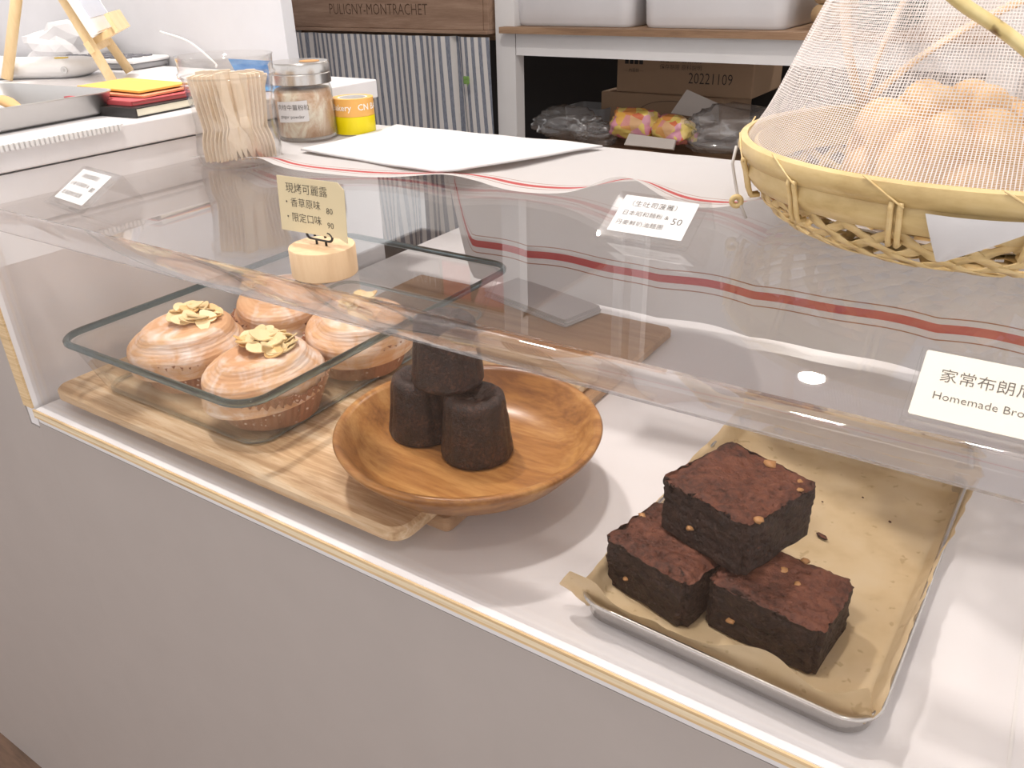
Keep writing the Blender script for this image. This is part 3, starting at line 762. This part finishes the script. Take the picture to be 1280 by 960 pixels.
for k in range(14): obj('rim_thread', tube(thr(-2.75+2*PI*k/14), .0006, 5), BAMB, bk, True)
# cord and ring on the left of the basket
cd = thing('cord_ring', 'small wooden ring hanging on a grey cord at the basket rim', 'ring', (BX-.1410, BY-.050, H))
obj('cord', tube([(-.003, 0, .052), (-.004, -.002, .040), (0, -.004, .028), (.004, -.005, .016), (.012, -.009, .005)], .0011, 6), plain('grey_cord', (.55, .52, .50), .8), cd, True)
ringp = [(.0032*math.cos(a), 0, .0032*math.sin(a)) for a in [2*PI*k/16 for k in range(16)]]
ro = obj('bead_ring', tube(ringp, .0020, 8, True), BAMBD, cd, True); place(ro, (.003, -.0065, .0155), (0, 0, .4))
# net cover
nt = thing('net_food_cover', 'white mesh dome cover with bamboo ribs over the bread basket', 'food cover', (BX, BY, H+.059))
nt.scale = (1.043, 1.043, 1.0)
def nprof(t):
    pts = [(.1395, 0), (.132, .013), (.124, .030), (.113, .056), (.103, .080), (.090, .110), (.070, .140), (.040, .162), (.001, .170)]
    s = t*(len(pts)-1); i = min(int(s), len(pts)-2); q = s-i
    return pts[i][0]*(1-q)+pts[i+1][0]*q, pts[i][1]*(1-q)+pts[i+1][1]*q
nuv = []
def netf(u, v):
    a = 2*PI*u; r, z = nprof(v*.995)
    fold = .0022*math.sin(a*9)*math.sin(v*PI)+.0012*math.sin(a*23+2)*math.sin(v*PI)
    nuv.append((u, v*1.0)); return ((r+fold)*math.cos(a), (r+fold)*math.sin(a), z)
# open seam so the weave's UVs stay regular
obj('mesh_net', grid(netf, 145, 40), NETM, nt, True, nuv)
ax = Vector((-.707, .707, 0)); pr = Vector((.707, .707, 0))
for al, am in ((119, .148), (84, .160), (47, .125)):
    al = math.radians(al); pts = []
    dr = pr*math.cos(al)+Vector((0, 0, 1))*math.sin(al)
    for k in range(33):
        s = PI*k/32
        p = ax*math.cos(s)*.127 + dr*math.sin(s)*am; p.z = max(p.z, .0)+.002; pts.append(p)
    obj('bamboo_rib', tube(pts, .0058, 6, flat=.0010), plain('rib_tan', (.74, .53, .34), .6), nt, True)
def m_bamspeck():
    t = NT('bamboo_speckled'); v = t.coord()
    c = t.ramp([(.30, (.16, .09, .03)), (.36, (.60, .47, .20)), (.7, (.74, .62, .32))], t.noise(v, 60, 3, .5))
    t.pbr(c, .35); return t.m
HANDLE_MAT = m_bamspeck()
# handle: a split cane bent from the rim on the right over the front of the dome
P0, P1, P2 = Vector((.088, -.122, .006)), Vector((.018, -.126, .066)), Vector((-.024, -.126, .096))
P3, P4 = Vector((-.050, -.090, .140)), Vector((.0, .0, .175))
def crs(pts, n):
    out = []
    pts = [pts[0]*2-pts[1]]+pts+[pts[-1]*2-pts[-2]]
    for i in range(1, len(pts)-2):
        a, b, c, d = pts[i-1:i+3]
        for k in range(n):
            t = k/n; out.append(.5*((2*b)+(c-a)*t+(2*a-5*b+4*c-d)*t*t+(3*b-a-3*c+d)*t**3))
    out.append(pts[-2]); return out
obj('bamboo_handle', tube(crs([P0, P1, P2, P3, P4], 10), .0058, 8, flat=.0032), HANDLE_MAT, nt, True)
def melon(cx, cy, z, r, hgt, rz, label):
    def f(u, v):
        a = 2*PI*u; ph = PI/2-v*(PI/2+.75)
        rr = r*max(0, math.cos(ph))**.85; zz = hgt*.42+(hgt*.58*math.sin(ph) if ph > 0 else hgt*.62*math.sin(ph))
        x, y = rr*math.cos(a), rr*math.sin(a)
        g = r*.50; X, Y = x/g*(1+.10*v), y/g*(1+.10*v)
        gx, gy = abs((X % 1)-.5)*2, abs((Y % 1)-.5)*2          # 1 on a furrow
        gr = max(gx, gy); puff = (1-gx**2.2)*(1-gy**2.2)
        k = 1 if ph > .0 else max(0, 1+ph*1.2)
        dsp = (.0105*puff-.0050*max(0, gr-.78)/.22)*k
        n = Vector((x, y, zz-hgt*.3)).normalized()
        return Vector((x, y, zz))+n*dsp
    o = obj('melon_bread', grid(f, 130, 70, cu=True), MELON, None, True); place(o, (cx, cy, z), (0, 0, rz))
    return tag(o, label, 'bread', 'buns in the basket')
melon(.664, .312, H+.008, .057, .078, .45, 'golden crosshatched bun under the net in the basket')
melon(.769, .348, H+.008, .034, .060, .9, 'second bun at the right in the bread basket')
# paper napkin lining the basket with a corner over the rim
def nap2(u, v):
    x = -.10+.2*u; y = -.09+.18*v
    r = math.hypot(x, y); return (x, y, .0045+max(0, r-.07)*.35+.001*noise.noise(Vector((x*50, y*50, 0))))
n2 = obj('basket_liner', grid(nap2, 30, 30), TISSUE, None, True); place(n2, (BX, BY, H+.001), (0, 0, .5)); tag(n2, 'white tissue liner under the buns in the basket', 'napkin')
def nap3(u, v):
    a0, a1 = -1.62, -1.24
    wv = v; a = a0+(a1-a0)*(u*(1-.93*wv)+.16*wv)
    r = .1525+.001*math.sin(u*5)-.006*wv*wv; return (r*math.cos(a), r*math.sin(a), .0475-.026*wv+.0*u*wv)
n3 = obj('paper_corner', grid(nap3, 22, 16), TISSUE, None, True); place(n3, (BX, BY, H)); tag(n3, 'white paper napkin corner hanging over the basket rim', 'napkin')

# ================================================================== LEFT CABINET TOP
ZS = .2282
# aluminium tray + biscuit
tL = thing('aluminium_tray', 'aluminium tray with a biscuit at the left edge on the cabinet', 'tray', (-.145, .095, ZS+.0014), .10)
obj('pan', rloft([(.17, .17, .02, 0), (.175, .175, .022, .002), (.186, .186, .024, .019), (.188, .188, .025, .0195), (.188, .188, .025, .0205), (.183, .183, .023, .0205), (.171, .171, .02, .003), (.165, .165, .018, .0015)], 8), STEELD, tL, True, None, math.radians(45))
def bis(u, v):
    a = 2*PI*u; s = math.sin(PI*v)
    x = -.026+.052*v; return (x, .0085*s**.6*math.cos(a)+.004*math.sin(v*5), .004+.0045*s**.6*math.sin(a)+.009*(1-v))
o = obj('biscuit', grid(bis, 20, 16, cu=True), plain('biscuit', (.62, .38, .17), .7, 0, .4, 300), None, True); place(o, (-.125, .115, ZS+.0085), (0, 0, .25)); tag(o, 'brown biscuit lying in the aluminium tray', 'biscuit')
cs = thing('film_cutter', 'white toothed film cutter strip along the cabinet edge', 'cutter', (.001, .0, ZS))
B('strip', PLW, cs, -.022, .003, -.05, .150, 0, .0012)
me = None
for k in range(44):
    if me is None:
        q = B('tooth', PLW, cs, .003, .0062, -.0012, .0012, -.004, .0012); me = q.data
    else: q = link(bpy.data.objects.new('tooth', me), cs)
    q.location = (0, -.04+k*.0043, 0)
# notebooks and envelopes
def book(nm, cx, cy, z, w, d, h, rz, cover, label, pages=CARD):
    t = thing(nm, label, 'notebook', (cx, cy, z), rz)
    B('pages', pages, t, -w/2+.001, w/2-.001, -d/2+.001, d/2-.001, .001, h-.001)
    B('cover', cover, t, -w/2, w/2, -d/2, d/2, h-.001, h); B('cover', cover, t, -w/2, w/2, -d/2, d/2, 0, .001); B('spine', cover, t, -w/2, w/2, -d/2-.001, -d/2+.001, 0, h)
book('notebook', -.077, .215, ZS+.0004, .110, .085, .0085, .12, BLACK, 'cream paged notebook with black spine under the envelopes', plain('cream_pages', (.80, .76, .62), .7))
book('notebook', -.085, .225, ZS+.0094, .105, .085, .004, .05, plain('red_cover', (.52, .08, .09), .6), 'thin red notebook under the orange envelopes', plain('red_pages', (.6, .2, .2), .7))
def env(cx, cy, z, rz, col, label):
    o = obj('paper_envelope', rloft([(.10, .062, .001, 0), (.10, .062, .001, .0018)], 1), col); place(o, (cx, cy, z), (.015, .01, rz)); tag(o, label, 'envelope', 'envelopes on the notebooks')
env(-.092, .228, ZS+.0150, .15, plain('salmon_paper', (.72, .30, .16), .7), 'salmon orange paper envelope below the yellow one')
env(-.100, .236, ZS+.0185, .05, plain('orange_paper', (.80, .46, .10), .7), 'yellow-orange paper envelope on top of the notebooks')
o = obj('blue_card', ([(-.05, -.03, 0), (.05, -.03, 0), (.05, .03, 0), (-.05, .03, 0), (-.045, .005, .03), (.055, -.005, .028), (-.05, -.03, -.0006), (.05, -.03, -.0006), (.05, .03, -.0006), (-.05, .03, -.0006)], [(0, 1, 2, 3), (3, 2, 5, 4), (6, 9, 8, 7), (0, 6, 7, 1), (1, 7, 8, 2), (2, 8, 9, 3), (3, 9, 6, 0)]), plain('blue_paper', (.02, .33, .68), .6))
place(o, (-.075, .385, ZS+.0012), (0, 0, .25)); tag(o, 'bright blue folded paper card behind the fork cup', 'card')
# card terminal
ct2 = thing('card_terminal', 'white handheld payment terminal lying by the easel', 'terminal', (-.475, .345, ZS+.0003), .55)
obj('body', rloft([(.125, .062, .022, .0), (.150, .078, .03, .006), (.155, .080, .03, .014), (.150, .076, .03, .020), (.120, .055, .02, .023)], 6), PLW, ct2, True)
B('yellow_button', plain('yellow_button', (.80, .58, .08), .4), ct2, .03, .045, -.012, -.003, .0225, .0245)
obj('socket', lathe([(.0045, 0), (.0045, .0015), (.0022, .0015), (.0001, .0005)], 16), STEELD, ct2).matrix_local = Matrix.Translation((.055, -.0395, .011)) @ Matrix.Rotation(PI/2, 4, 'X')
# calculator
ca = thing('calculator', 'white desk calculator with grey base behind the easel legs', 'calculator', (-.50, .462, ZS+.0003), .20)
B('base', plain('grey_plastic', (.30, .30, .31), .5), ca, -.085, .085, -.035, .035, 0, .008, .003)
B('top_shell', PLW, ca, -.087, .087, -.037, .037, .008, .014, .003)
for k in range(8):
    for j in range(3): B('key', plain('red_key', (.72, .25, .27), .5) if (k, j) == (4, 0) else plain('dark_key', (.17, .17, .19), .5), ca, -.07+k*.018, -.058+k*.018, -.03+j*.02, -.018+j*.02, .014, .0165)
# crumpled white bag
cbm = bmesh.new(); bmesh.ops.create_icosphere(cbm, subdivisions=3, radius=1)
for v in cbm.verts:
    k = 1+.45*noise.noise(v.co*1.6+Vector((3, 1, 0)))+.22*noise.noise(v.co*4)
    v.co = Vector((v.co.x*.085*k, v.co.y*.035*k, max(-.02, v.co.z*.036*k)))
o = bmobj('crumpled_bag', cbm, TISSUE); place(o, (-.62, .47, ZS+.0205), (0, 0, .1)); tag(o, 'crumpled white paper bag against the wall behind the terminal', 'bag')
# easel with tablet
mF, rF, lF = Vector((-.269, .320, ZS)), Vector((-.372, .412, ZS)), Vector((-.464, .291, ZS))
apex = Vector((-.415, .345, .395))
ez = thing('tabletop_easel', 'small pale wooden tabletop easel on the white cabinet', 'easel', (0, 0, 0))
def bar(a, b, w, h, nm, par, mat):
    return obj(nm, tube([a, b], w*.7071, 4, flat=h*.7071), mat, par)
topM = apex+Vector((.012, -.012, 0)); topR = apex+Vector((-.012, .012, 0))
obj('leg', tube([mF+Vector((0, 0, .003)), topM], .0062, 12), PINE, ez, True); obj('leg', tube([rF+Vector((0, 0, .003)), topR], .0062, 12), PINE, ez, True); obj('leg', tube([lF+Vector((0, 0, .003)), apex+Vector((-.004, -.004, .004))], .0068, 12), PINE, ez, True)
# ledge frame: along = from M to R, out = facing direction, upl = along the legs
along = (rF-mF).normalized(); upl = ((topM+topR)/2-(mF+rF)/2).normalized(); outv = along.cross(upl).normalized()
if outv.x < 0: outv = -outv
mid = (mF+rF)/2+upl*.055
def obox(c, a, b, d, la, lb, ld, nm, par, mat):
    vs = [c+a*sa*la/2+b*sb*lb/2+d*sd*ld/2 for sa in (-1, 1) for sb in (-1, 1) for sd in (-1, 1)]
    return obj(nm, (vs, [(0, 1, 3, 2), (4, 6, 7, 5), (0, 4, 5, 1), (2, 3, 7, 6), (0, 2, 6, 4), (1, 5, 7, 3)]), mat, par)
obox(mid+outv*.019, along, upl, outv, .085, .008, .030, 'ledge', ez, PINE)
obox(mid+outv*.036+upl*.008, along, upl, outv, .10, .024, .005, 'ledge_lip', ez, PINE)
obox(mid+upl*-.004, along, upl, outv, .14, .014, .007, 'cross_bar', ez, PINE)
tb = thing('tablet', 'white tablet with pale blue screen leaning on the easel', 'tablet', mid+outv*.0145+upl*.0045)
obox(upl*.10, along, upl, outv, .15, .20, .0085, 'body', tb, plain('tablet_shell', (.80, .74, .68), .35)); obox(upl*.10+outv*.0046, along, upl, outv, .146, .196, .0006, 'bezel', tb, PLW)
obox(upl*.104+outv*.0051, along, upl, outv, .128, .170, .0005, 'screen', tb, plain('tablet_screen', (.60, .64, .74), .2))
o = obj('power_cable', tube(crs([Vector((-.42, .506, .275)), Vector((-.36, .508, .262)), Vector((-.31, .506, .236)), Vector((-.30, .50, ZS+.003))], 8), .0016, 6), PLW, None, True); tag(o, 'thin white cable running down the wall behind the easel', 'cable')

# ================================================================== STORAGE SHELF BEHIND
YS = 1.10
sh = thing('storage_shelf', 'white metal storage shelf with dark wooden boards behind the counter', 'shelf', (0, 0, -.766))
def post(x0, x1, y0, y1): B('post', METALW, sh, x0, x1, y0, y1, 0, Z0+1.0)
post(-.226, -.182, YS, YS+.03); post(-.80, -.775, YS, YS+.03); post(.62, .66, YS, YS+.03)
post(-.105, -.085, YS+.30, YS+.32); post(-.060, -.030, YS+.31, YS+.34); post(.62, .66, YS+.38, YS+.41)
B('shelf_board', SHELFW, sh, -.205, .66, YS-.02, YS+.40, Z0+.2355, Z0+.2465)
B('shelf_rail', METALW, sh, -.18, .62, YS, YS+.02, Z0+.196, Z0+.235)
B('shelf_board', SHELFW, sh, -.182, .66, YS, YS+.42, Z0+.008, Z0+.020);
B('shelf_board', SHELFW, sh, -.775, -.226, YS+.02, YS+.42, Z0+.2195, Z0+.232)
B('shelf_board', SHELFW, sh, -.80, -.182, YS+.01, YS+.42, Z0+.705, Z0+.717)
def hang(x0, x1, z0, z1, col, label, pennant=False):
    v = [(x0, 0, z1), (x1, 0, z1), (x1, 0, z0), (x0, 0, z0)] if not pennant else [(x0, 0, z1), (x1, 0, z1), (x1-.01, 0, z0), ((x0+x1)/2, 0, z0+.012), (x0+.03, 0, z0+.03)]
    o = obj('hanging_card', loft([[(a, b, c) for a, b, c in v], [(a, b+.001, c) for a, b, c in v]]), col); place(o, (0, YS+.006, 0)); return tag(o, label, 'card', 'cards hanging from the upper shelf')
hc = hang(-.505, -.408, .618, .700, plain('brown_card', (.14, .07, .06), .6), 'dark brown lettered card on the upper shelf, mirrored in the acrylic')
text('WSH', .034, CARD, hc, (-.4565, -.0008, .668), (PI/2, 0, 0), 'CENTER')
hang(-.400, -.322, .616, .702, plain('red_card', (.55, .10, .06), .6), 'red card on the upper shelf, mirrored in the acrylic'); hang(-.314, -.20, .61, .704, plain('pink_card', (.72, .30, .28), .6), 'pink pennant card on the upper shelf, mirrored in the acrylic', True)
def bin_(x0, x1, label):
    w = x1-x0; o = obj('storage_bin', rloft([(w-.012, .30, .02, 0), (w-.004, .31, .024, .006), (w+.006, .33, .026, .14), (w+.012, .336, .028, .142), (w+.012, .336, .028, .146), (w, .32, .024, .146), (w-.012, .30, .02, .005)], 6), plain('bin_plastic', (.74, .74, .765), .35), None, True, None, math.radians(40))
    place(o, ((x0+x1)/2, YS+.168, .2470)); tag(o, label, 'storage bin', 'white bins on the shelf')
bin_(-.193, .053, 'white plastic storage bin on the shelf next to the wooden crate'); bin_(.071, .322, 'white plastic storage bin on the shelf nearest the net cover')
for i in range(3):
    o = obj('paper_roll', tube([(.365+.022*(i % 2), YS+.05, .247+.017+.030*(i//2)+.004), (.365+.022*(i % 2), YS+.3, .247+.017+.030*(i//2)+.004)], .016, 16), plain('kraft_roll', (.42, .28, .15), .7), None, True)
    tag(o, ['rolled brown paper beside the right-hand bin', 'outer rolled brown paper beside the right-hand bin', 'upper rolled brown paper beside the right-hand bin'][i], 'paper roll', 'paper rolls')
o = obj('folded_apron', rloft([(.07, .2, .01, 0), (.075, .21, .012, .05), (.07, .2, .01, .12)], 4), plain('teal_cloth', (.02, .09, .10), .9), None, True); place(o, (.455, YS+.15, .2472)); tag(o, 'dark teal folded cloth at the right end of the shelf', 'cloth')
# crate
cr = thing('wine_crate', 'brown wooden wine crate with engraved lettering above the striped curtain', 'crate', (-.51, YS+.0, .2325))
cw = .555
for nm, a in (('front_board', (-cw/2, cw/2-.012, -.016, 0, .007, .17)), ('base_board', (-cw/2-.004, cw/2, -.02, .30, 0, .0068)), ('side_board', (-cw/2, -cw/2+.012, .0002, .30, .007, .17)), ('side_board', (cw/2-.0118, cw/2, -.014, .30, .007, .17)), ('back_board', (-cw/2+.012, cw/2-.012, .288, .30, .007, .17))):
    B(nm, CRATEW, cr, *a, .0012)
text('PULIGNY-MONTRACHET', .030, plain('engraved_ink', (.10, .055, .035), .8), cr, (.0, -.0164, .042), (PI/2, 0, 0), 'CENTER', sx=.80)
# curtain
cuv = []
def curt(u, v):
    x = -.772+.545*u; z = .228-.45*v
    d = .008*math.sin(u*38+1.2*math.sin(u*9))*(.4+.6*v)+.012*math.sin(u*13+v*1.5)*v
    d += .014*math.exp(-((u-.12)/.03)**2)*(1-v)-.016*math.exp(-((u-.60+.1*v)/.03)**2)*v+.014*math.exp(-((u-.84-.08*v)/.02)**2)
    cuv.append((u*.62+.010*math.sin(u*13)*v-.02*v*u, v)); return (x, YS-.001+d, z)
cu_ = obj('striped_curtain', grid(curt, 150, 24), STRIPE, None, True, cuv); tag(cu_, 'grey and white striped fabric curtain hanging under the wooden crate', 'curtain')
cu_.location = (0, -.022, 0)
cl = thing('clover_sticker', 'tiny green four-leaf clover on the striped curtain', 'sticker', (-.268, YS-.045, .152))
for k in range(4):
    a = PI/4+k*PI/2
    obj('leaf', lathe([(.0001, .0012), (.0034, .0008), (.0046, 0), (.0001, 0)], 10), plain('clover_green', (.18, .32, .08), .6), cl).matrix_local = Matrix.Translation((.0046*math.cos(a), 0, .0046*math.sin(a))) @ Matrix.Rotation(PI/2, 4, 'X')
obj('stalk', tube([(0, 0, -.001), (.002, 0, -.011)], .0008, 5), plain('clover_green', (.18, .32, .08), .6), cl)
# cardboard boxes
def cbox(nm, x0, x1, y0, y1, z0, z1, label):
    t = thing(nm, label, 'box', ((x0+x1)/2, y0, z0), 0, 'cardboard boxes on the lower shelf')
    w = x1-x0; B('carton', CARDB, t, -w/2, w/2, 0, y1-y0, 0, z1-z0, .003); B('sealing_tape', plain('box_tape', (.33, .22, .13), .4), t, -.0, .05, -.0006, .001, .0, .001)
    return t
b2 = cbox('cardboard_box', -.125, .150, 1.35, 1.53, .0205, .103, 'lower cardboard carton behind the candy bags'); b1 = cbox('cardboard_box', -.090, .205, 1.352, 1.54, .1035, .195, 'upper cardboard carton with printed date on the shelf')
text('20221109', .030, INK, b1, (.06, -.0008, .033), (PI/2, 0, 0), 'CENTER', sx=.78)
text('■■■■', .012, INK, b1, (-.13, -.0008, .060), (PI/2, 0, 0)); text('營養標示 品名成分', .011, INK, b1, (-.05, -.0008, .066), (PI/2, 0, 0)); text('保存期限 原料說明', .011, INK, b1, (-.05, -.0008, .053), (PI/2, 0, 0)); text('— 內容物 —', .008, INK, b1, (-.13, -.0008, .044), (PI/2, 0, 0))
text('PHILADELPHIA', .024, INK, b2, (.03, -.0008, .030), (PI/2, 0, 0), 'CENTER', bold=.0006, sx=.8)
obj('printed_arc', tube([(.03+.075*math.cos(a), -.0006, .045+.026*math.sin(a)) for a in [PI*k/20 for k in range(21)]], .0022, 4, flat=.0004), INK, b2)
# bags
def bag(nm, cx, cy, z, w, d, h, mat, seed, label, cat='bag', rz=0, amp=.35):
    bm = bmesh.new(); bmesh.ops.create_icosphere(bm, subdivisions=4, radius=1)
    for v in bm.verts:
        k = 1+amp*noise.noise(v.co*1.7+Vector((seed, 0, 0)))+amp*.5*noise.noise(v.co*5+Vector((0, seed, 0)))+amp*.25*noise.noise(v.co*11)
        c = v.co
        sx = math.copysign(abs(c.x)**.6, c.x)
        v.co = Vector((sx*w/2*k, c.y*d/2*k, max(-.9*h/2, c.z*h/2*k)))
    o = bmobj(nm, bm, mat, None, True); place(o, (cx, cy, z+.9*h/2), (0, 0, rz)); return tag(o, label, cat, 'bags on the lower shelf')
bag('candy_bag', .030, 1.20, .040, .10, .06, .062, CANDY, 2, 'yellow and pink printed candy bag in front of the cartons', rz=.1, amp=.2)
bag('candy_bag', .115, 1.19, .040, .085, .06, .055, CANDY, 9, 'orange and red candy bag next to the bubbly plastic bag', rz=-.3, amp=.2)
bag('plastic_bag', -.125, 1.20, .030, .13, .09, .060, BAGP, 4, 'crinkled clear plastic bag beside the shelf post')
bag('plastic_bag', -.055, 1.21, .022, .09, .07, .045, BAGP, 14, 'crinkled clear plastic bag left of the candy bags')
bag('plastic_bag', .225, 1.20, .030, .17, .10, .085, BAGP, 6, 'large shiny clear plastic bag near the basket')
o = obj('white_packet', loft([[(-.045, 0, 0), (.05, 0, -.01), (.045, 0, .022), (-.02, 0, .045)], [(-.045, .004, 0), (.05, .004, -.01), (.045, .004, .022), (-.02, .004, .045)]]), plain('packet_white', (.55, .50, .46), .5)); place(o, (.125, 1.255, .085), (-.3, 0, .1)); tag(o, 'pale paper packet sticking up behind the candy bags', 'packet')
o = obj('white_packet', loft([[(-.05, 0, 0), (.05, 0, 0), (.05, 0, .018), (-.045, 0, .022)], [(-.05, .006, 0), (.05, .006, 0), (.05, .006, .018), (-.045, .006, .022)]]), plain('packet_white', (.55, .50, .46), .5)); place(o, (.085, 1.14, .040), (-.5, 0, .0)); tag(o, 'pale packet lying in front of the candy bags', 'packet')
o = obj('small_tub', rloft([(.09, .08, .01, 0), (.1, .09, .012, .05), (.094, .084, .01, .05), (.084, .074, .008, .003)], 4), plain('grey_tub', (.30, .30, .31), .5), None, True, None, .6); place(o, (-.150, 1.36, .0206)); tag(o, 'small grey plastic tub in the dark corner of the shelf', 'tub')
